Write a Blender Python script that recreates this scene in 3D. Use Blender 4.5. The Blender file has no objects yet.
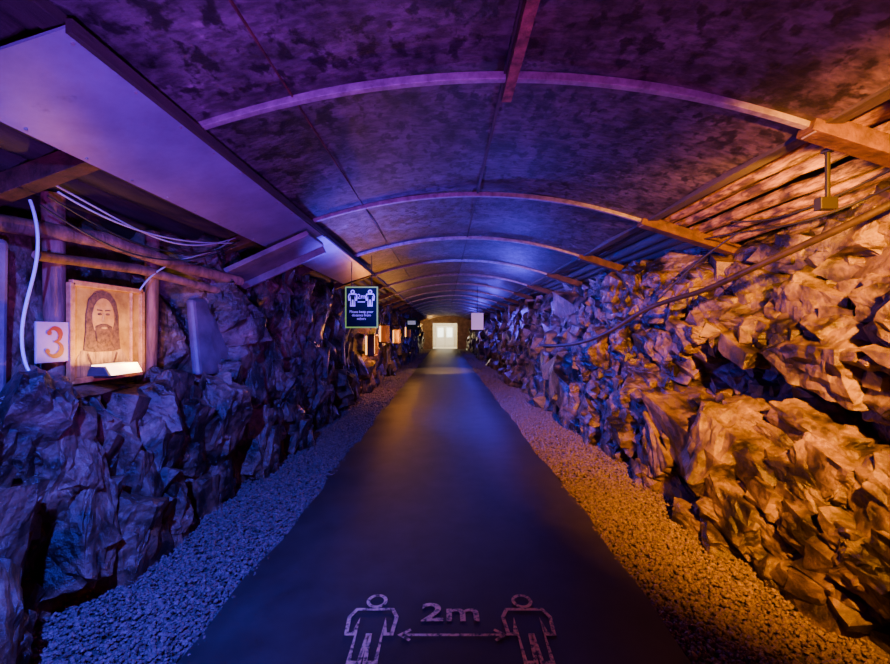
import bpy, bmesh, math, random
import numpy as np
from mathutils import Vector, Matrix, noise as mnoise
random.seed(4)
rng=np.random.RandomState(7)
EYE=1.5
scene=bpy.context.scene
# ---------------------------------------------------------------- helpers
class B:
    def __init__(s): s.v=[];s.f=[];s.m=[]
    def add(s,vs,fs,mi=0):
        o=len(s.v); s.v+= [tuple(v) for v in vs]; s.f+=[tuple(i+o for i in f) for f in fs]; s.m+=[mi]*len(fs)
    def box(s,c,size,R=None,mi=0):
        R=R or Matrix.Identity(3); c=Vector(c)
        vs=[c+R@Vector((x*size[0]/2,y*size[1]/2,z*size[2]/2)) for x in(-1,1) for y in(-1,1) for z in(-1,1)]
        s.add(vs,[(0,1,3,2),(4,6,7,5),(0,4,5,1),(2,3,7,6),(0,2,6,4),(1,5,7,3)],mi)
    def beam(s,a,b,w,h,mi=0,up=(0,0,1)):
        a=Vector(a);b=Vector(b);d=(b-a);L=d.length;d.normalize();up=Vector(up)
        x=d.cross(up).normalized();z=x.cross(d).normalized()
        R=Matrix((x,d,z)).transposed()
        s.box((a+b)/2,(w,L,h),R,mi)
    def prism(s,poly,off,mi=0):
        n=len(poly);off=Vector(off);a=[Vector(p) for p in poly];b=[p+off for p in a]
        s.add(a+b,[tuple(range(n))[::-1],tuple(range(n,2*n))]+[(i,(i+1)%n,n+(i+1)%n,n+i) for i in range(n)],mi)
    def tube(s,pts,r,n=10,mi=0,rough=0.0,seed=0):
        rr=random.Random(seed); pts=[Vector(p) for p in pts];rings=[]
        prof=[1+rough*rr.uniform(-1,1) for _ in range(n)]
        for i,p in enumerate(pts):
            d=(pts[min(i+1,len(pts)-1)]-pts[max(i-1,0)]).normalized()
            u=Vector((0,0,1)) if abs(d.z)<.9 else Vector((1,0,0))
            x=d.cross(u).normalized();z=x.cross(d)
            ri=r if not isinstance(r,(list,tuple)) else r[i]
            rings.append([p+(x*math.cos(t)+z*math.sin(t))*ri*(prof[q]+.3*rough*rr.uniform(-1,1)) for q,t in enumerate([2*math.pi*k/n for k in range(n)])])
        vs=[v for R in rings for v in R];fs=[]
        for i in range(len(pts)-1):
            for k in range(n):
                fs.append((i*n+k,i*n+(k+1)%n,(i+1)*n+(k+1)%n,(i+1)*n+k))
        fs.append(tuple(range(n)));fs.append(tuple(range((len(pts)-1)*n,len(pts)*n))[::-1])
        s.add(vs,fs,mi)
    def obj(s,name,mats,parent=None,smooth=False,bevel=0):
        me=bpy.data.meshes.new(name);me.from_pydata(s.v,[],s.f)
        if not isinstance(mats,(list,tuple)):mats=[mats]
        for m in mats:me.materials.append(m)
        me.polygons.foreach_set('material_index',s.m)
        if smooth: me.polygons.foreach_set('use_smooth',[True]*len(s.f))
        me.update()
        o=bpy.data.objects.new(name,me);scene.collection.objects.link(o)
        if parent:o.parent=parent
        if bevel:
            md=o.modifiers.new('b','BEVEL');md.width=bevel;md.segments=2;md.limit_method='ANGLE'
        return o
def npmesh(name,V,F,mat,smooth=False):
    me=bpy.data.meshes.new(name)
    k=F.shape[1]
    me.vertices.add(len(V));me.vertices.foreach_set('co',V.astype(np.float32).ravel())
    me.loops.add(F.size);me.loops.foreach_set('vertex_index',F.astype(np.int32).ravel())
    me.polygons.add(len(F));me.polygons.foreach_set('loop_start',np.arange(0,F.size,k,dtype=np.int32))
    me.update(calc_edges=True);me.validate()
    me.polygons.foreach_set('use_smooth',[smooth]*len(me.polygons))
    me.materials.append(mat)
    o=bpy.data.objects.new(name,me);scene.collection.objects.link(o);return o
def empty(name,loc=(0,0,0)):
    o=bpy.data.objects.new(name,None);o.location=loc;scene.collection.objects.link(o);return o

# ---------------------------------------------------------------- materials
def mat(name,c1,c2=None,rough=.6,metal=0,scale=5,detail=6,stretch=(1,1,1),bump=.2,bscale=30,ramp=(.35,.65),c3=None,emit=None,es=0,spec=.5,bdist=.02,blot=None,bump2=None):
    m=bpy.data.materials.new(name);m.use_nodes=True;nt=m.node_tree;N=nt.nodes;L=nt.links
    p=N['Principled BSDF'];p.inputs['Roughness'].default_value=rough;p.inputs['Metallic'].default_value=metal
    p.inputs['Specular IOR Level'].default_value=spec
    tc=N.new('ShaderNodeTexCoord');mp=N.new('ShaderNodeMapping');mp.inputs['Scale'].default_value=stretch
    L.new(tc.outputs['Object'],mp.inputs[0])
    if c2:
        n=N.new('ShaderNodeTexNoise');n.inputs['Scale'].default_value=scale;n.inputs['Detail'].default_value=detail;n.inputs['Roughness'].default_value=.65
        L.new(mp.outputs[0],n.inputs[0]);r=N.new('ShaderNodeValToRGB')
        r.color_ramp.elements[0].position=ramp[0];r.color_ramp.elements[0].color=(*c1,1)
        r.color_ramp.elements[1].position=ramp[1];r.color_ramp.elements[1].color=(*c2,1)
        if c3: e=r.color_ramp.elements.new(min(1,ramp[1]+.12));e.color=(*c3,1)
        L.new(n.outputs[0],r.inputs[0]);out=r.outputs[0]
        for bl in (blot or []):   # damp blotches: (scale, stretch, lo, hi, dark)
            mp2=N.new('ShaderNodeMapping');mp2.inputs['Scale'].default_value=bl[1];L.new(tc.outputs['Object'],mp2.inputs[0])
            n3=N.new('ShaderNodeTexNoise');n3.inputs['Scale'].default_value=bl[0];n3.inputs['Detail'].default_value=7;n3.inputs['Roughness'].default_value=.6
            L.new(mp2.outputs[0],n3.inputs[0]);r3=N.new('ShaderNodeValToRGB')
            r3.color_ramp.elements[0].position=bl[2];r3.color_ramp.elements[0].color=(bl[4],)*3+(1,)
            r3.color_ramp.elements[1].position=bl[3];r3.color_ramp.elements[1].color=(1,1,1,1)
            L.new(n3.outputs[0],r3.inputs[0]);mx=N.new('ShaderNodeMix');mx.data_type='RGBA';mx.blend_type='MULTIPLY';mx.inputs[0].default_value=1
            L.new(out,mx.inputs[6]);L.new(r3.outputs[0],mx.inputs[7]);out=mx.outputs[2]
        L.new(out,p.inputs['Base Color'])
    else:p.inputs['Base Color'].default_value=(*c1,1)
    if bump:
        n2=N.new('ShaderNodeTexNoise');n2.inputs['Scale'].default_value=bscale;n2.inputs['Detail'].default_value=8;n2.inputs['Roughness'].default_value=.7
        L.new(mp.outputs[0],n2.inputs[0]);b=N.new('ShaderNodeBump');b.inputs['Strength'].default_value=bump;b.inputs['Distance'].default_value=bdist
        L.new(n2.outputs[0],b.inputs['Height']);last=b
        if bump2:
            n4=N.new('ShaderNodeTexNoise');n4.inputs['Scale'].default_value=bump2[0];n4.inputs['Detail'].default_value=3;n4.inputs['Roughness'].default_value=.5
            mp4=N.new('ShaderNodeMapping');mp4.inputs['Scale'].default_value=bump2[2];mp4.inputs['Rotation'].default_value=(.5,.2,.3);L.new(tc.outputs['Object'],mp4.inputs[0])
            L.new(mp4.outputs[0],n4.inputs[0]);bb=N.new('ShaderNodeBump');bb.inputs['Strength'].default_value=1;bb.inputs['Distance'].default_value=bump2[1]
            L.new(n4.outputs[0],bb.inputs['Height']);L.new(last.outputs[0],bb.inputs['Normal']);last=bb
        L.new(last.outputs[0],p.inputs['Normal'])
    if emit:
        p.inputs['Emission Color'].default_value=(*emit,1);p.inputs['Emission Strength'].default_value=es
    return m
M_rock=mat('rock',(.022,.016,.010),(.165,.115,.058),rough=.36,scale=3.2,detail=13,bump=1,bscale=40,ramp=(.35,.63),c3=(.42,.29,.12),bdist=.010,blot=[(3.2,(1,1,1),.41,.54,.18),(21,(1,1,1),.38,.52,.5)],bump2=(13,.016,(1,1,1.2)))
M_gravel=mat('gravel_stone',(.04,.031,.027),(.17,.125,.105),rough=.6,scale=40,bump=.3,bscale=60)
M_gbed=mat('gravel_bed',(.02,.018,.015),(.08,.065,.055),rough=.8,scale=60,bump=1,bscale=70,bdist=.02)
M_asph=mat('asphalt',(.013,.011,.012),(.034,.029,.029),rough=.6,scale=4,bump=.6,bscale=260,bdist=.004,ramp=(.3,.7),spec=.4)
M_ceil=mat('ceiling_sheet',(.014,.008,.012),(.11,.075,.095),rough=.55,scale=3.2,detail=15,stretch=(1.2,1.2,1),bump=.6,bscale=26,ramp=(.36,.64),c3=(.34,.24,.27),bdist=.010,blot=[(9,(1.4,1,1),.41,.48,.16),(15,(.8,1.8,1),.40,.58,.4)])
M_rib=mat('galvanised_steel',(.16,.14,.14),(.34,.31,.30),rough=.5,metal=.3,scale=14,bump=.2)
M_rust=mat('rusty_steel',(.025,.012,.005),(.11,.052,.02),rough=.6,metal=.2,scale=9,bump=.5)
M_dark=mat('dark_timber',(.012,.01,.009),(.05,.037,.03),rough=.7,scale=7,stretch=(1,.2,1),bump=.5)
M_log=mat('timber_log',(.05,.022,.006),(.38,.21,.055),rough=.7,scale=9,stretch=(3,.6,3),bump=.7,bscale=25,bdist=.01,ramp=(.38,.62),blot=[(9,(1,.6,1),.42,.5,.3)])
M_plank=mat('timber_plank',(.07,.03,.012),(.26,.14,.06),rough=.7,scale=8,stretch=(2,2,.4),bump=.6)
M_panel=mat('duct_panel',(.20,.10,.30),(.29,.16,.43),rough=.34,metal=.35,scale=3,bump=.12,bscale=6,blot=[(2.5,(1,1,1),.30,.36,.45)])
M_slab=mat('smooth_slab',(.08,.045,.07),(.18,.115,.16),rough=.5,scale=5,bump=.3)
M_endw=mat('end_wall_render',(.14,.10,.06),(.3,.22,.14),rough=.7,scale=3,bump=.2)
M_cblk=mat('cable_black',(.012,.012,.012),rough=.45,bump=0)
M_pipe=mat('pipe_steel',(.012,.008,.007),(.032,.022,.018),rough=.5,metal=.2,scale=12,bump=.1)
M_cwht=mat('cable_white',(.4,.4,.42),rough=.4,bump=0)
M_white=mat('sign_white_glow',(.9,.9,.9),rough=.5,bump=0,emit=(.9,.95,1),es=.12)  # white print with a faint glow added to stay legible, not a lamp
M_navy=mat('sign_navy',(.001,.009,.020),rough=.8,bump=0,spec=.08)
M_yel=mat('sign_edge_glow',(.3,.75,.05),rough=.6,bump=0,emit=(.30,.8,.04),es=.45)  # glow added so the yellow-green edge shows under blue light
M_red=mat('number_red',(.22,.002,.008),rough=.5,bump=0)
M_nbrd=mat('number_board',(.26,.14,.24),(.36,.20,.31),rough=.5,scale=6,bump=0)

# ---------------------------------------------------------------- numpy noise
def h3(i,seed):
    i=i.astype(np.int64)
    h=(i[...,0]*73856093)^(i[...,1]*19349663)^(i[...,2]*83492791)^(seed*2654435761)
    h=(h^(h>>13))*1274126177 & 0xffffffff
    h=(h^(h>>16))*2246822519 & 0xffffffff
    h=h^(h>>15)
    return (h&0xffffff)/float(0x1000000)
def vnoise(P,seed=0):
    i=np.floor(P);f=P-i;f=f*f*(3-2*f);r=0
    for a in(0,1):
        for b in(0,1):
            for c in(0,1):
                w=(f[:,0] if a else 1-f[:,0])*(f[:,1] if b else 1-f[:,1])*(f[:,2] if c else 1-f[:,2])
                r=r+w*h3(i+np.array([a,b,c]),seed)
    return r*2-1
def fbm(P,o=4,seed=0):
    r=0;a=1
    for k in range(o): r=r+a*vnoise(P*2**k+k*17.3,seed+k);a*=.5
    return r/1.9
def blocks(P,seed,k=3.2,top=.34,tilt=1.0,rnd=.7):
    i0=np.floor(P);H=np.full(len(P),-1e9)
    i0[:,0]=0
    for b in(-1,0,1):
        for c in(-1,0,1):
            i=i0+np.array([0,b,c])
            ctr=i+.5+.8*(np.stack([h3(i,seed+1),h3(i,seed+2),h3(i,seed+3)],1)-.5)
            D=P-ctr
            t=np.stack([h3(i,seed+5),h3(i,seed+6),h3(i,seed+7)],1)*2-1
            u=D[:,1]+.7*t[:,0]*D[:,2];v=D[:,2]-.7*t[:,1]*D[:,1]
            m=np.maximum(np.maximum(np.abs(u),np.abs(v)),np.abs(u*.7+v*t[:,2])*.85)
            hgt=(h3(i,seed+4)*2-1)*rnd+(t[:,0]*D[:,1]+t[:,2]*D[:,2])*tilt-k*np.maximum(m-top,0)
            H=np.maximum(H,hgt)
    return H
def rock_disp(P,st,rot,seed,depth=1.0):
    c,s=math.cos(rot),math.sin(rot)
    Q=P.copy();Q[:,1]=c*P[:,1]+s*P[:,2];Q[:,2]=-s*P[:,1]+c*P[:,2]
    W=np.stack([fbm(Q*1.1,1,seed+50),fbm(Q*1.1,1,seed+60),fbm(Q*1.1,1,seed+70)],1)
    Q=Q+W*.07
    st=np.array(st)
    d=depth*(.16*blocks(Q/(st*.52),seed,2.6)+.05*blocks(Q/(st*.22)+3.3,seed+11,2.6))+.018*blocks(Q/(st*.1)+7.7,seed+21,2.6)
    d+=.10*fbm(P*.6,2,seed+41)
    return d
def ys(y0,y1,near,k):
    L=[y0];
    while L[-1]<y1: L.append(L[-1]+max(near,k*max(L[-1],0)))
    return np.array(L)
YS=ys(-1.2,36,.012,.006)
def sstep(a,b,x):
    t=np.clip((x-a)/(b-a),0,1);return t*t*(3-2*t)
def chunk_templates(n,seed,cuts,amp):
    rr=random.Random(seed);out=[]
    for q in range(n):
        pts=[]
        for x in(-1,1):
            for y in(-1,1):
                for z in(-1,1):
                    if rr.random()<.6:
                        k=rr.uniform(.35,.95)
                        pts+=[Vector((x*(1-k),y,z)),Vector((x,y*(1-k),z)),Vector((x,y,z*(1-k)))]
                    else: pts.append(Vector((x,y,z)))
        pts=[Vector((p.x+rr.uniform(-.28,.28),p.y+rr.uniform(-.28,.28),p.z+rr.uniform(-.28,.28)))*.5 for p in pts]
        bm=bmesh.new()
        for p in pts: bm.verts.new(p)
        bmesh.ops.convex_hull(bm,input=bm.verts[:])
        loose=[v for v in bm.verts if not v.link_faces]
        bmesh.ops.delete(bm,geom=loose,context='VERTS')
        bmesh.ops.triangulate(bm,faces=bm.faces[:])
        if cuts:
            for _ in range(cuts):
                bmesh.ops.subdivide_edges(bm,edges=bm.edges[:],cuts=1,use_grid_fill=True)
            bmesh.ops.triangulate(bm,faces=bm.faces[:])
            o=Vector((q*7.1,q*3.3,0))
            for v in bm.verts:
                c=v.co+o
                d=mnoise.noise(c*3.2)*.12+mnoise.noise(c*8)*.065
                d+=(mnoise.cell(c*6.0))*.035
                v.co=v.co*(1+d*amp)+mnoise.noise_vector(c*5.0)*.035*amp
        bm.verts.index_update()
        out.append((np.array([v.co[:] for v in bm.verts]),np.array([[v.index for v in f.verts] for f in bm.faces])))
        bm.free()
    return out
TPL_HI=chunk_templates(40,5,3,1.0)
TPL_LO=chunk_templates(30,6,1,.7)
def chunks(side,surf,st,rot,zones,skip,seed):
    rr=np.random.RandomState(seed);VV=[];FF=[];off=0
    for (y0,y1,z0,z1,dens,s0,s1,emb,hi) in zones:
        n=int((y1-y0)*(z1-z0)*dens)
        Y=rr.uniform(y0,y1,n);Z=rr.uniform(z0,z1,n)
        keep=~skip(Y,Z);Y=Y[keep];Z=Z[keep]
        X=surf(Y,Z);TP=TPL_HI if hi else TPL_LO
        for x,y,z in zip(X,Y,Z):
            s=rr.uniform(s0,s1)*(1 if rr.rand()<.85 else 1.45)
            V,F=TP[rr.randint(len(TP))]
            sc=np.array([.85,st[1],st[2]])*s*rr.uniform(.7,1.3,3)
            e=Matrix.Rotation(-rot*1.0+rr.normal(0,.14),3,'X')@Matrix.Rotation(rr.normal(0,.25),3,'Z')@Matrix.Rotation(rr.normal(0,.25),3,'Y')
            W=(V*sc)@np.array(e).T
            W=W+np.array([(x+s*emb)*side,y,z])
            VV.append(W);FF.append(F+off);off+=len(V)
    return np.concatenate(VV),np.concatenate(FF)
def build_wall(name,side,prof,st,rot,seed,extra,depth,zones,skip):
    T=np.linspace(-.15,2.95,260)
    def surf(Y,Z):
        sh=np.shape(Y);X=prof(Y,Z)
        P=np.stack([X.ravel()*side,Y.ravel(),Z.ravel()],1)
        d=rock_disp(P,st,rot,seed,depth).reshape(sh)
        return X-d*extra(Y,Z)
    Y,Z=np.meshgrid(YS,T,indexing='ij')
    X=surf(Y,Z)
    V=np.stack([X*side,Y,Z],-1).reshape(-1,3)
    ny,nz=X.shape
    a=(np.arange(ny-1)[:,None]*nz+np.arange(nz-1)[None]).ravel()
    F=np.stack([a,a+1,a+nz+1,a+nz],1) if side>0 else np.stack([a,a+nz,a+nz+1,a+1],1)
    F=np.concatenate([F[:,[0,1,2]],F[:,[0,2,3]]])
    CV,CF=chunks(side,surf,st,rot,zones,skip,seed+77)
    F=np.concatenate([F,CF+len(V)]);V=np.concatenate([V,CV])
    return npmesh(name,V,F,M_rock,False)
def profL(Y,Z):
    far=sstep(3.3,4.3,Y)
    low=2.02+.10*Z
    ledge=1.05+.1*np.sin(Y*3.1)
    rec=sstep(ledge-.08,ledge+.1,Z)*(1-far)
    x=low+rec*(.36)
    return x+.25*sstep(2.0,2.9,Z)
def profR(Y,Z):
    near=1-sstep(3.5,5.5,Y)
    x=2.06+.20*Z+near*(.11*Z)+ .30*sstep(.80,.92,Z)*(1-sstep(1.15,1.35,Z))*near
    x=x+.35*sstep(2.0,2.9,Z)
    return x-.10*np.exp(-((Z-1.55)/.25)**2)*near-.06*np.exp(-((Z-.5)/.3)**2)*near
calmL=lambda Y,Z: 1-.75*((Y>2.1)&(Y<3.3)&(Z>1.1)&(Z<2.2))
one=lambda Y,Z: np.ones_like(Y)
skipL=lambda Y,Z: ((Z>.98)&(Y<4.45)&(Y>.3))|(Z>2.35)
skipR=lambda Y,Z: (Z>2.15)&(Y<5)|(Z>2.5)
def zn(b,s): return [(.4,7,0,2.4,b,.17*s,.38*s,.27,1),(.4,7,0,2.4,60,.08,.17,.15,0),(7,18,0,2.4,14,.2,.42,.2,0),(18,35,0,2.4,6,.3,.5,.2,0)]
build_wall('wall_left',-1,profL,(1.2,.72,1.4),.15,3,calmL,1.15,zn(20,.95),skipL)
build_wall('wall_right',1,profR,(1.2,1.25,.78),-.30,9,one,1.0,zn(18,1.0),skipR)

# ---------------------------------------------------------------- floor, path, gravel
b=B();b.box((0,17,-.09),(7,40,.1));b.obj('floor',M_gbed)
yy=np.linspace(-1.6,36,260);b=B();vs=[];fs=[]
for i,y in enumerate(yy):
    l=-1.2+.025*math.sin(y*2.3)+.015*math.sin(y*7);r=1.15+.02*math.sin(y*1.9+1)+.012*math.sin(y*6.1)
    for x,z in((l-.03,-.06),(l,-.004),(l*.5,.006),(0,.008),(r*.5,.006),(r,-.004),(r+.03,-.06)): vs.append((x,y,z))
for i in range(len(yy)-1):
    for k in range(6): fs.append((i*7+k,i*7+k+1,(i+1)*7+k+1,(i+1)*7+k))
b.add(vs,fs);b.obj('asphalt_path',M_asph,smooth=True)
t=(1+5**.5)/2
ico=np.array([(-1,t,0),(1,t,0),(-1,-t,0),(1,-t,0),(0,-1,t),(0,1,t),(0,-1,-t),(0,1,-t),(t,0,-1),(t,0,1),(-t,0,-1),(-t,0,1)])/1.9
icf=np.array([(0,11,5),(0,5,1),(0,1,7),(0,7,10),(0,10,11),(1,5,9),(5,11,4),(11,10,2),(10,7,6),(7,1,8),(3,9,4),(3,4,2),(3,2,6),(3,6,8),(3,8,9),(4,9,5),(2,4,11),(6,2,10),(8,6,7),(9,8,1)])
def gravel(name,x0,x1):
    segs=[(.6,4,5600,.0100),(4,8,2400,.014),(8,16,800,.022),(16,34,180,.036)]
    C=[];S=[]
    for y0,y1,dens,r in segs:
        k=int((y1-y0)*(x1-x0)*dens)
        c=np.stack([rng.uniform(x0,x1,k),rng.uniform(y0,y1,k),rng.uniform(-.035,-.008,k)],1)
        C.append(c);S.append(r*rng.uniform(.55,1.45,k))
    C=np.concatenate(C);S=np.concatenate(S);n=len(C)
    V=ico[None]*(1+rng.uniform(-.28,.28,(n,12,1)))
    V=V*(rng.uniform(.6,1.3,(n,1,3)))
    a=rng.uniform(0,6.28,n);ca,sa=np.cos(a)[:,None],np.sin(a)[:,None]
    x=V[...,0]*ca-V[...,1]*sa;y=V[...,0]*sa+V[...,1]*ca
    V=np.stack([x,y,V[...,2]*.8],-1)*S[:,None,None]+C[:,None]
    F=(icf[None]+np.arange(n)[:,None,None]*12).reshape(-1,3)
    return npmesh(name,V.reshape(-1,3),F,M_gravel)
gravel('gravel_verge',-2.1,-1.17);gravel('gravel_verge.001',1.13,2.15)

# ---------------------------------------------------------------- ceiling & ribs
XC=.33;R=5.36;ZT=EYE+1.425;HW=1.76
def arc(u,dz=0):
    x=u*HW;return (XC+x,ZT-(R-math.sqrt(R*R-x*x))+dz)
b=B();vs=[];fs=[];NU=48
yl=np.arange(-1.6,36.3,.25)
for y in yl:
    for k in range(NU+1):
        X,Z=arc(-1+2*k/NU);vs.append((X,y,Z+.012*math.sin(y*3.3+X*2)))
for i in range(len(yl)-1):
    for k in range(NU): fs.append((i*(NU+1)+k,(i+1)*(NU+1)+k,(i+1)*(NU+1)+k+1,i*(NU+1)+k+1))
b.add(vs,fs)
b.obj('ceiling',M_ceil,smooth=True)
b=B()
for u,w,mi in((0,.02,0),(-.66,.008,1)):
    X,Z=arc(u);b.box((X,17.2,Z-.012),(w,37.5,.012),None,mi)
X,Z=arc(0);b.box((X+.03,1.95,Z-.05),(.055,.8,.05),None,2)
b.obj('ceiling_seam_battens',[M_dark,M_rust,M_plank])
RY=[.3]+[2.2+1.88*i for i in range(18)]
for i,y in enumerate(RY):
    b=B();n=28
    pts=[arc(-1.0+2*k/n,-.03) for k in range(n+1)]
    v=[];f=[]
    for (X,Z) in pts:
        for dy,dz in((-.02,-.014),(.02,-.014),(.02,.03),(-.02,.03)): v.append((X,y+dy,Z+dz))
    for k in range(n):
        for j in range(4): f.append((k*4+j,k*4+(j+1)%4,(k+1)*4+(j+1)%4,(k+1)*4+j))
    f+= [(0,1,2,3),(n*4+3,n*4+2,n*4+1,n*4)]
    b.add(v,f)
    for u in(-.98,.98):
        X,Z=arc(u,-.05);b.box((X,y,Z),(.12,.09,.02))
    xl,zl=arc(-1,-.05);xr,zr=arc(1,-.05)
    b.beam((xl+.05,y,zl+.1),(-2.75,y,EYE+.67),.1,.11,1)
    b.beam((xr-.1,y,zr+.06),(3.05,y,EYE+.80),.11,.10,1)
    b.obj('steel_arch_rib',[M_rib,M_rust],bevel=.004)
b=B();xl,zl=arc(-1,.02);b.box((xl,17.2,zl+.02),(.1,37.5,.12));b.obj('edge_beam',M_dark,bevel=.006)
b=B();xr,zr=arc(1,.02);b.box((xr,17.2,zr+.03),(.1,37.5,.12));b.obj('edge_beam',M_dark,bevel=.006)
def lag(name,x0,z0,x1,z1,y0,y1,n,r,m):
    b=B()
    for k in range(n):
        t=(k+.5)/n;x=x0+(x1-x0)*t;z=z0+(z1-z0)*t
        z+=random.uniform(-.02,.02);sx=random.uniform(-.03,.03)
        pts=[(x+sx*(j/12-.5)+random.uniform(-.006,.006),y0+(y1-y0)*j/12,z+random.uniform(-.006,.006)) for j in range(13)]
        b.tube(pts,[r*random.uniform(.93,1.07) for _ in pts],12,0,.08,k)
    b.obj(name,m,smooth=True)
lag('timber_lagging_log',2.08,EYE+1.25,2.95,EYE+.90,2.0,4.3,6,.050,M_log)
lag('timber_lagging_log',2.17,EYE+1.24,3.0,EYE+.98,-1.5,1.99,6,.066,M_dark)
lag('timber_lagging_log',2.17,EYE+1.24,3.0,EYE+.98,4.31,35.9,6,.068,M_dark)
lag('timber_lagging_log',-1.5,EYE+1.28,-2.8,EYE+.84,-1.5,35.9,8,.09,M_dark)
b=B();b.box((2.6,17.2,EYE+1.32),(1.3,38,.04),Matrix.Rotation(math.radians(15),3,'Y'));b.obj('roof_board',M_dark)
b=B();b.box((-2.15,17.2,EYE+1.24),(1.6,38,.04),Matrix.Rotation(math.radians(-20),3,'Y'));b.obj('roof_board',M_dark)

# ---------------------------------------------------------------- left duct panel
def panel(name,y0,y1,m,skew=0):
    b=B();xa,za,xb,zb=-1.34,EYE+1.07,-1.88,EYE+.89
    b.add([(xa,y0,za),(xb,y0,zb),(xb,y1,zb),(xa,y1,za),(xa,y0,za+.012),(xb,y0,zb+.012),(xb,y1,zb+.012),(xa,y1,za+.012)],
      [(0,3,2,1),(4,5,6,7),(0,1,5,4),(1,2,6,5),(2,3,7,6),(3,0,4,7)],0)
    b.beam((xa+.014,y0,za+.01),(xa+.014,y1,za+.01),.025,.05,2)
    y=y0+.06
    while y<y1:
        for t in(.05,.95):
            x=xa+(xb-xa)*t;z=za+(zb-za)*t
            b.tube([(x,y,z+.002),(x,y,z-.006)],.006,8,1)
        y+=.3
    return b.obj(name,[m,M_rib,M_dark])
panel('duct_panel',1.41,4.45,M_panel);panel('duct_panel',4.47,7.4,M_panel);
b=B();b.beam((-1.34,4.15,EYE+.97),(-2.5,4.15,EYE+.44),.5,.05)
b.beam((-1.34,4.42,EYE+.93),(-2.5,4.42,EYE+.40),.04,.12);b.obj('brace_board',M_slab,bevel=.006)

# ---------------------------------------------------------------- left timberwork
b=B()
b.tube([(-2.42,2.46,.95+.0),(-2.40,2.46,1.5),(-2.42,2.47,2.35)],[.055,.05,.055],12,0,.08,1);b.obj('timber_post',M_plank,smooth=True)
b=B();b.tube([(-2.36,3.18,.95),(-2.33,3.18,1.6),(-2.34,3.20,2.3)],[.05,.045,.05],12,0,.08,2);b.obj('timber_post',M_plank,smooth=True)
b=B();b.tube([(-2.5,2.1,EYE+.60),(-2.3,2.7,EYE+.62),(-2.22,3.4,EYE+.55),(-2.1,4.1,EYE+.52)],[.05,.055,.05,.045],12,0,.1,3)
b.tube([(-2.35,2.3,EYE+.44),(-2.3,3.0,EYE+.47),(-2.2,3.9,EYE+.40)],[.03,.035,.03],10,0,.1,5)
b.obj('timber_rail',M_plank,smooth=True)
b=B();b.prism([(-2.14,3.50,EYE-.38),(-2.14,4.05,EYE-.42),(-2.22,4.22,EYE+.20),(-2.26,4.0,EYE+.34),(-2.28,3.62,EYE+.30)],(-.08,0,0));b.obj('leaning_slab',M_slab,bevel=.03)
b=B();b.prism([(-2.42,1.75,EYE-.4),(-2.42,2.22,EYE-.42),(-2.45,2.26,EYE+.52),(-2.45,1.7,EYE+.55)],(-.07,0,0));b.obj('leaning_slab',M_slab,bevel=.03)

# ---------------------------------------------------------------- framed picture
M_gold=mat('frame_gilt',(.34,.17,.02),(.6,.36,.07),rough=.5,scale=20,bump=.3)
M_sep=mat('sepia_ground',(.22,.13,.008),(.60,.42,.035),rough=.6,scale=6,bump=.05)
M_skin=mat('sepia_skin',(.34,.19,.02),(.60,.38,.06),rough=.6,scale=14,bump=0)
M_hair=mat('sepia_hair',(.04,.022,.006),(.17,.09,.025),rough=.7,scale=40,bump=0)
M_robe=mat('sepia_robe',(.16,.10,.02),(.56,.38,.07),rough=.7,scale=10,stretch=(1,4,1),bump=.1)
PX=-2.33
pic=empty('framed_picture',(PX,2.78,EYE+0.0))
def P3(u,v,d):return (d,u,v)
def flat(poly,d,m,name,th=.004):
    b=B();b.prism([P3(u,v,d) for u,v in poly],(th,0,0));return b.obj(name,m,pic)
W2,H2=.29,.31
flat([(-W2,-H2),(W2,-H2),(W2,H2),(-W2,H2)],-.02,M_sep,'picture_sheet',.012)
b=B()
for a,c in(((-W2,-H2),(W2,-H2)),((W2,-H2),(W2,H2)),((W2,H2),(-W2,H2)),((-W2,H2),(-W2,-H2))):
    b.beam(P3(*a,.0),P3(*c,.0),.035,.03,0,(1,0,0))
b.beam(P3(.19,-H2,.0),P3(.19,H2,.0),.014,.02,0,(1,0,0))
b.obj('frame',M_gold,pic,bevel=.004)
def ell(cx,cy,rx,ry,n=28,a0=0,a1=2*math.pi):return [(cx+rx*math.cos(a0+(a1-a0)*k/n),cy+ry*math.sin(a0+(a1-a0)*k/n)) for k in range(n)]
cx=-.05
def sc(p):return [(cx+(u-cx)*1.22,v*1.22-.0) for u,v in p]
def flats(poly,d,m,name): return flat([(max(-.27,min(.27,u)),max(-.29,min(.29,v))) for u,v in sc(poly)],d,m,name,.0025)
flats([(cx-.19,-.29),(cx+.18,-.29),(cx+.18,-.17),(cx+.13,-.10),(cx+.06,-.06),(cx-.06,-.06),(cx-.13,-.10),(cx-.18,-.17)],-.008,M_robe,'robe')
flats([(cx-.11,-.02),(cx-.12,-.10),(cx-.06,-.11),(cx+.06,-.11),(cx+.12,-.10),(cx+.11,-.02),(cx+.107,.09),(cx+.09,.17),(cx+.05,.215),(cx,.23),(cx-.05,.215),(cx-.09,.17),(cx-.107,.09)],-.005,M_hair,'hair')
flats(ell(cx,.08,.072,.108),-.002,M_skin,'face')
flats([(cx-.055,.03),(cx-.045,-.05),(cx,-.08),(cx+.045,-.05),(cx+.055,.03),(cx+.02,.045),(cx-.02,.045)],.001,M_hair,'beard')
for s in(-1,1):
    flats(ell(cx+s*.026,.098,.014,.006,12),.001,M_hair,'eye');flats([(cx+s*.008,.115),(cx+s*.045,.118),(cx+s*.042,.124),(cx+s*.01,.122)],.001,M_hair,'brow')
    flats([(cx+s*.045,-.29),(cx+s*.055,-.29),(cx+s*.10,-.12),(cx+s*.09,-.115)],-.004,M_hair,'robe_fold')
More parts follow.
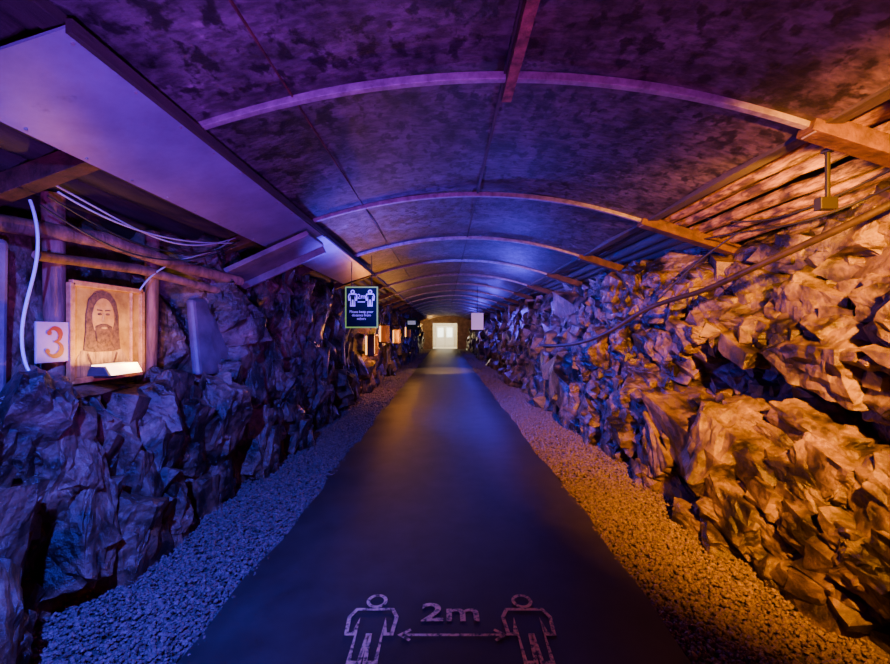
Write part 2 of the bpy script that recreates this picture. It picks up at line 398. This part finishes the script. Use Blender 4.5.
flats([(cx-.005,.1),(cx+.005,.1),(cx+.012,.055),(cx-.012,.055)],.001,M_robe,'nose')
flats(ell(cx,.022,.02,.006,12),.004,M_robe,'mouth')
M_glow=mat('lamp_glass',(1,.8,.5),bump=0,emit=(1,.55,.16),es=9)
lp=empty('picture_floodlight',(-2.2,2.66,EYE-.25))
b=B();b.prism([(-.06,-.14,-.03),(.08,-.14,-.03),(.05,-.14,.03),(-.04,-.14,.03)],(0,.28,0));b.box((-.08,0,-.045),(.16,.05,.02));b.obj('housing',M_dark,lp,bevel=.004)
b=B();b.prism([(-.04,-.125,.032),(.05,-.125,.032),(.085,-.125,-.025),(.092,-.125,-.025),(.058,-.125,.04),(-.04,-.125,.04)],(0,.25,0));b.obj('glass',M_glow,lp)
nb=empty('number_board',(-2.33,2.38,EYE-.06))
b=B();b.box((0,0,0),(.012,.21,.24));b.obj('board',M_nbrd,nb,bevel=.002)
def text(s,size,m,parent,loc,rot,ext=.002,align='CENTER',spacing=1):
    c=bpy.data.curves.new('lettering','FONT');c.body=s;c.size=size;c.extrude=ext;c.align_x=align;c.align_y='CENTER';c.materials.append(m);c.space_line=spacing
    o=bpy.data.objects.new('lettering',c);o.location=loc;o.rotation_euler=rot;scene.collection.objects.link(o)
    if parent:o.parent=parent
    return o
def stroke(b,pts,ws,d):
    n=len(pts);L=[];Rr=[]
    for i in range(n):
        a=Vector(pts[max(i-1,0)]);c=Vector(pts[min(i+1,n-1)]);t=(c-a).normalized();m=Vector((-t.y,t.x))
        L.append(Vector(pts[i])+m*ws[i]/2);Rr.append(Vector(pts[i])-m*ws[i]/2)
    b.add([(d,p.x,p.y) for p in L]+[(d,p.x,p.y) for p in Rr],[(i,i+1,n+i+1,n+i) for i in range(n-1)])
b=B()
def arcpts(cx_,cy_,rx,ry,a0,a1,n=16):return [(cx_+rx*math.cos(math.radians(a0+(a1-a0)*k/n)),cy_+ry*math.sin(math.radians(a0+(a1-a0)*k/n))) for k in range(n+1)]
up=arcpts(-.002,.042,.038,.040,160,-90,18);lo=arcpts(-.004,-.040,.046,.043,90,-165,18)
wf=lambda n:[.012+.022*math.sin(math.pi*k/(n-1))**2 for k in range(n)]
stroke(b,up,wf(len(up)),.008);stroke(b,lo,wf(len(lo)),.009)
for p in(up[0],lo[-1]):
    e=ell(p[0]+.004,p[1],.015,.015,14);b.add([(.0095,u,v) for u,v in e],[tuple(range(14))])
b.obj('numeral',M_red,nb)

# ---------------------------------------------------------------- pictograms
def ribbon(b,pts,w,tf,closed=True,mi=0):
    n=len(pts);P=[Vector(p) for p in pts];L=[];Rr=[]
    for i in range(n):
        a=P[(i-1)%n] if closed or i>0 else P[i];c=P[(i+1)%n] if closed or i<n-1 else P[i]
        d1=(P[i]-a);d2=(c-P[i])
        if d1.length==0:d1=d2
        if d2.length==0:d2=d1
        n1=Vector((-d1.y,d1.x)).normalized();n2=Vector((-d2.y,d2.x)).normalized();m=(n1+n2)
        m=m.normalized() if m.length>1e-4 else n1
        k=w/2/max(.5,m.dot(n1));L.append(P[i]+m*k);Rr.append(P[i]-m*k)
    vs=[tf(*p) for p in L]+[tf(*p) for p in Rr]
    fs=[(i,(i+1)%n,n+(i+1)%n,n+i) for i in range(n if closed else n-1)]
    b.add(vs,fs,mi)
BODY=[(-.22,0),(-.24,.98),(-.28,.62),(-.40,.62),(-.44,1.05),(-.34,1.26),(.34,1.26),(.44,1.05),(.40,.62),(.28,.62),(.24,.98),(.22,0),(.05,0),(.02,.6),(-.02,.6),(-.05,0)]
def person(b,tf,w,mi=0):
    ribbon(b,BODY,w,tf,True,mi);ribbon(b,ell(0,1.5,.17,.17,24),w,tf,True,mi)
M_paint=mat('road_paint',(.05,.045,.035),(.9,.66,.26),rough=.6,scale=38,bump=.3,bscale=200,bdist=.003,ramp=(.39,.53))
mk=empty('painted_distance_marking')
for x in(-.375,.425):
    b=B();person(b,lambda u,v:(x+u*.28,1.80+v*.275,.0125),.07);b.obj('painted_person',M_paint,mk)
b=B();Y0=1.965
ribbon(b,[(-.21,Y0),(.285,Y0)],.016,lambda u,v:(u,v,.0125),False)
ribbon(b,[(-.17,Y0+.035),(-.22,Y0),(-.17,Y0-.035)],.016,lambda u,v:(u,v,.0125),False)
ribbon(b,[(.245,Y0+.035),(.295,Y0),(.245,Y0-.035)],.016,lambda u,v:(u,v,.0125),False)
b.obj('painted_arrow',M_paint,mk)
o=text('2m',.24,M_paint,mk,(.03,2.12,.011),(0,0,0),.001);o.scale=(1.05,.8,1);o.data.offset=.003

# ---------------------------------------------------------------- hanging signs
sg=empty('distance_sign',(-1.25,6.0,EYE+.37))
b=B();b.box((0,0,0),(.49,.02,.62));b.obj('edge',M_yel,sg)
b=B();b.box((0,-.012,0),(.45,.01,.58));b.obj('face',M_navy,sg)
for x in(-.13,.13):
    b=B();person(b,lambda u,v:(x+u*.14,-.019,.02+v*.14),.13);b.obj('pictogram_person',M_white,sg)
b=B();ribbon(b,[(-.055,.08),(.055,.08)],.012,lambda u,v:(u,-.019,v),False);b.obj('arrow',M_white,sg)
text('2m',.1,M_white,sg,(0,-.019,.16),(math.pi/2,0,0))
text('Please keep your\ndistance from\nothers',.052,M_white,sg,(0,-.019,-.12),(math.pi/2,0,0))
b=B();b.tube([(-.15,0,.3),(-.15,0,.69)],.006,6);b.tube([(.15,0,.3),(.15,0,.78)],.006,6);b.obj('hangers',M_cblk,sg)
s2=empty('hanging_sign',(-1.25,15,EYE+.3));b=B();b.box((0,0,0),(.42,.02,.42));b.obj('face',M_navy,s2)
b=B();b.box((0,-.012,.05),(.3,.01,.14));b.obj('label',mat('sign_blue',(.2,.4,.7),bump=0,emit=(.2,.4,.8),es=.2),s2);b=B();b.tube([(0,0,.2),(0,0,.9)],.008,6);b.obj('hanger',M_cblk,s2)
s3=empty('notice_sign',(.97,12.0,EYE+.32));b=B();b.box((0,0,0),(.36,.02,.5));b.obj('face',M_white,s3)
b=B();b.tube([(0,.01,.2),(0,.01,1.05)],.008,6);b.obj('hanger',M_cblk,s3)
M_case=mat('display_glass',(1,.75,.4),(.6,.3,.1),scale=9,bump=0,emit=(1,.42,.08),es=4)
for yd,xd,zd in((9.2,-1.66,1.2),(11.0,-1.64,1.45),(13.6,-1.62,1.35),(17.5,-1.6,1.5)):
    d=empty('display_case',(xd,yd,zd))
    b=B();b.box((-.06,0,0),(.12,.5,.42));b.obj('glass',M_case,d)
    b=B()
    for s in(-1,1):
        b.box((0,s*.26,0),(.16,.03,.5));b.box((0,0,s*.235),(.16,.55,.03))
    b.box((.01,0,0),(.02,.02,.44));b.obj('frame',M_plank,d,bevel=.004)

# ---------------------------------------------------------------- cables
def cable(name,paths,r,m):
    c=bpy.data.curves.new(name,'CURVE');c.dimensions='3D';c.bevel_depth=r;c.bevel_resolution=3
    for pts in paths:
        s=c.splines.new('NURBS');s.points.add(len(pts)-1);s.order_u=4;s.use_endpoint_u=True
        for p,q in zip(s.points,pts):p.co=(*q,1)
    c.materials.append(m);o=bpy.data.objects.new(name,c);scene.collection.objects.link(o);return o
def px(x,y,Z):return ((x-445)/400*Z,Z,EYE+(332-y)/400*Z)
cable('white_cable',[[px(30,200,2.2),px(45,240,2.2),px(25,300,2.2),px(18,350,2.15),px(32,385,2.2),px(62,400,2.15)]],.008,M_cwht)
cable('white_cable',[[px(55,185,2.3),px(110,215,2.7),px(150,240,3.0),px(200,250,3.5),px(235,238,4.0)],
   [px(58,192,2.3),px(120,230,2.7),px(170,245,3.2),px(235,243,4.0)],[px(140,290,3.0),px(165,250,3.2),px(210,262,3.6),px(230,240,4.0)]],.006,M_cwht)
cable('dark_cable',[[px(40,205,2.25),px(100,245,2.6),px(150,262,2.9),px(200,262,3.4),px(236,246,4.0)],
   [px(48,196,2.28),px(105,232,2.65),px(160,256,3.1),px(215,255,3.7),px(240,240,4.0)]],.006,M_cblk)
cable('wall_pipe',[[px(930,185,2.0),px(840,230,2.3),px(750,268,2.75),px(700,295,3.3),px(640,305,4.2),px(590,350,4.7),px(540,345,6.0)]],.022,M_pipe)
cable('black_cable',[[px(900,165,2.2),px(850,190,2.6),px(790,220,3.0),px(735,225,3.6),px(690,215,4.1)],
   [px(900,182,2.2),px(840,212,2.6),px(780,230,3.0),px(735,232,3.6),px(700,240,4.1)],[px(740,232,3.2),px(690,262,3.7),px(660,300,4.0),px(640,318,4.3)]],.008,M_cblk)

# ---------------------------------------------------------------- tunnel end
M_cream=mat('painted_plaster',(.6,.55,.45),(.75,.70,.6),rough=.6,scale=3,bump=.1)
YE=36
b=B()
for poly in ([(-3.2,-.1),(-1.1,-.1),(-1.1,3.2),(-3.2,3.2)],[(1.1,-.1),(3.4,-.1),(3.4,3.2),(1.1,3.2)],[(-1.1,2.3),(1.1,2.3),(1.1,3.2),(-1.1,3.2)]):
    b.prism([(x,YE,z) for x,z in poly],(0,.3,0))
b.obj('wall_end',M_endw)
b=B();b.box((0,YE+4.2,1.3),(4,.1,2.8));b.box((-1.5,YE+2.2,1.3),(.1,4,2.8));b.box((1.5,YE+2.2,1.3),(.1,4,2.8));b.box((0,YE+2.2,2.7),(4,4,.1));b.box((0,YE+2.2,-.05),(4,4,.1));b.obj('wall_portal_room',M_cream)
M_door=mat('door_white',(.8,.82,.8),rough=.4,bump=0)
M_gl=mat('door_glass',(.7,.8,.8),rough=.2,bump=0,emit=(.9,1,.95),es=3)
b=B();b.box((-.45,YE+4.1,1.05),(.85,.05,2.1));b.box((.45,YE+4.1,1.05),(.85,.05,2.1))
for x in(-.45,.45):
    b.box((x,YE+4.06,1.45),(.55,.03,.9),None,1);b.box((x,YE+4.06,.5),(.55,.03,.6),None,0)
b.obj('door_1',[M_door,M_gl])

# ---------------------------------------------------------------- lights
def light(kind,name,loc,col,e,r=.05,target=None,ang=90,blend=.6):
    l=bpy.data.lights.new(name,kind);l.color=col;l.energy=e
    if kind=='AREA': l.size=r
    else: l.shadow_soft_size=r
    o=bpy.data.objects.new(name,l);o.location=loc;scene.collection.objects.link(o)
    if kind=='SPOT':l.spot_size=math.radians(ang);l.spot_blend=blend
    if target: o.rotation_euler=(Vector(target)-Vector(loc)).to_track_quat('-Z','Y').to_euler()
    return o
BLUE=(.02,.03,1);VIO=(.25,.01,1);AMB=(1,.30,.0)
light('SPOT','violet_floodlight',(.1,-.2,.9),VIO,860,.1,(-1.5,2.6,2.6),75,1)
light('SPOT','violet_floodlight',(.3,-.6,.5),(.46,.012,.75),740,.15,(.2,2.6,2.9),78,1)
light('SPOT','blue_floodlight',(-1.05,.5,2.35),(.06,.05,1),1800,.03,(-1.95,2.6,.5),94,1)
light('SPOT','amber_floodlight',(1.25,.45,2.25),AMB,3900,.03,(2.65,2.9,1.25),84,.8)
light('POINT','magenta_fill',(.9,-.6,1.2),(1,.05,.2),18,.2)
light('SPOT','picture_lamp',(-2.04,2.72,EYE-.22),(1,.43,.01),34,.04,(-2.5,2.78,1.75),150,.5)
light('SPOT','blue_floodlight',(-1.5,6.6,2.3),BLUE,2300,.05,(2.1,7.2,1.2),105,.8)
light('SPOT','blue_floodlight',(-1.45,4.6,1.6),(.08,.02,1),900,.06,(.3,5.2,2.9),150,1)
fx=empty('added_log_light',(2.2,2.31,EYE+.74))  # invented fixture, added to carry the amber light on the roof logs
b=B();b.box((0,0,0),(.10,.05,.07));b.box((0,-.01,.16),(.02,.02,.30));b.box((0,-.03,.30),(.05,.08,.02));b.obj('housing',M_cblk,fx,bevel=.004)
light('SPOT','added_log_light_spot',(2.2,2.38,EYE+.75),(1,.36,.0),120,.03,(2.5,3.2,2.38),140,.6)  # added spot that brightens the roof logs
light('POINT','amber_lamp',(-1.4,9.6,1.3),AMB,90,.05)
light('POINT','amber_lamp',(-1.35,13.2,1.4),(1,.4,.04),90,.05)
for y in(9.5,14,19,25):
    light('POINT','blue_lamp',(1.5,y,2.0),(.08,.03,1),150,.05)
light('SPOT','path_spotlight',(.1,16.5,2.7),(1,.55,.12),600,.05,(-.1,15.8,0),60)
light('POINT','portal_lamp',(0,YE+2,2.4),(1,.88,.62),200,.1)
light('POINT','portal_lamp',(-1.1,YE-2.5,2.2),(1,.5,.1),160,.1)
w=bpy.data.worlds.new('w');scene.world=w;w.use_nodes=True;w.node_tree.nodes['Background'].inputs[0].default_value=(.02,.015,.05,1);w.node_tree.nodes['Background'].inputs[1].default_value=.3
# ---------------------------------------------------------------- camera
c=bpy.data.cameras.new('camera');c.sensor_width=36;c.lens=400/890*36;c.clip_start=.02
co=bpy.data.objects.new('camera',c);co.location=(0,0,EYE);co.rotation_euler=(math.pi/2,0,0);scene.collection.objects.link(co);scene.camera=co
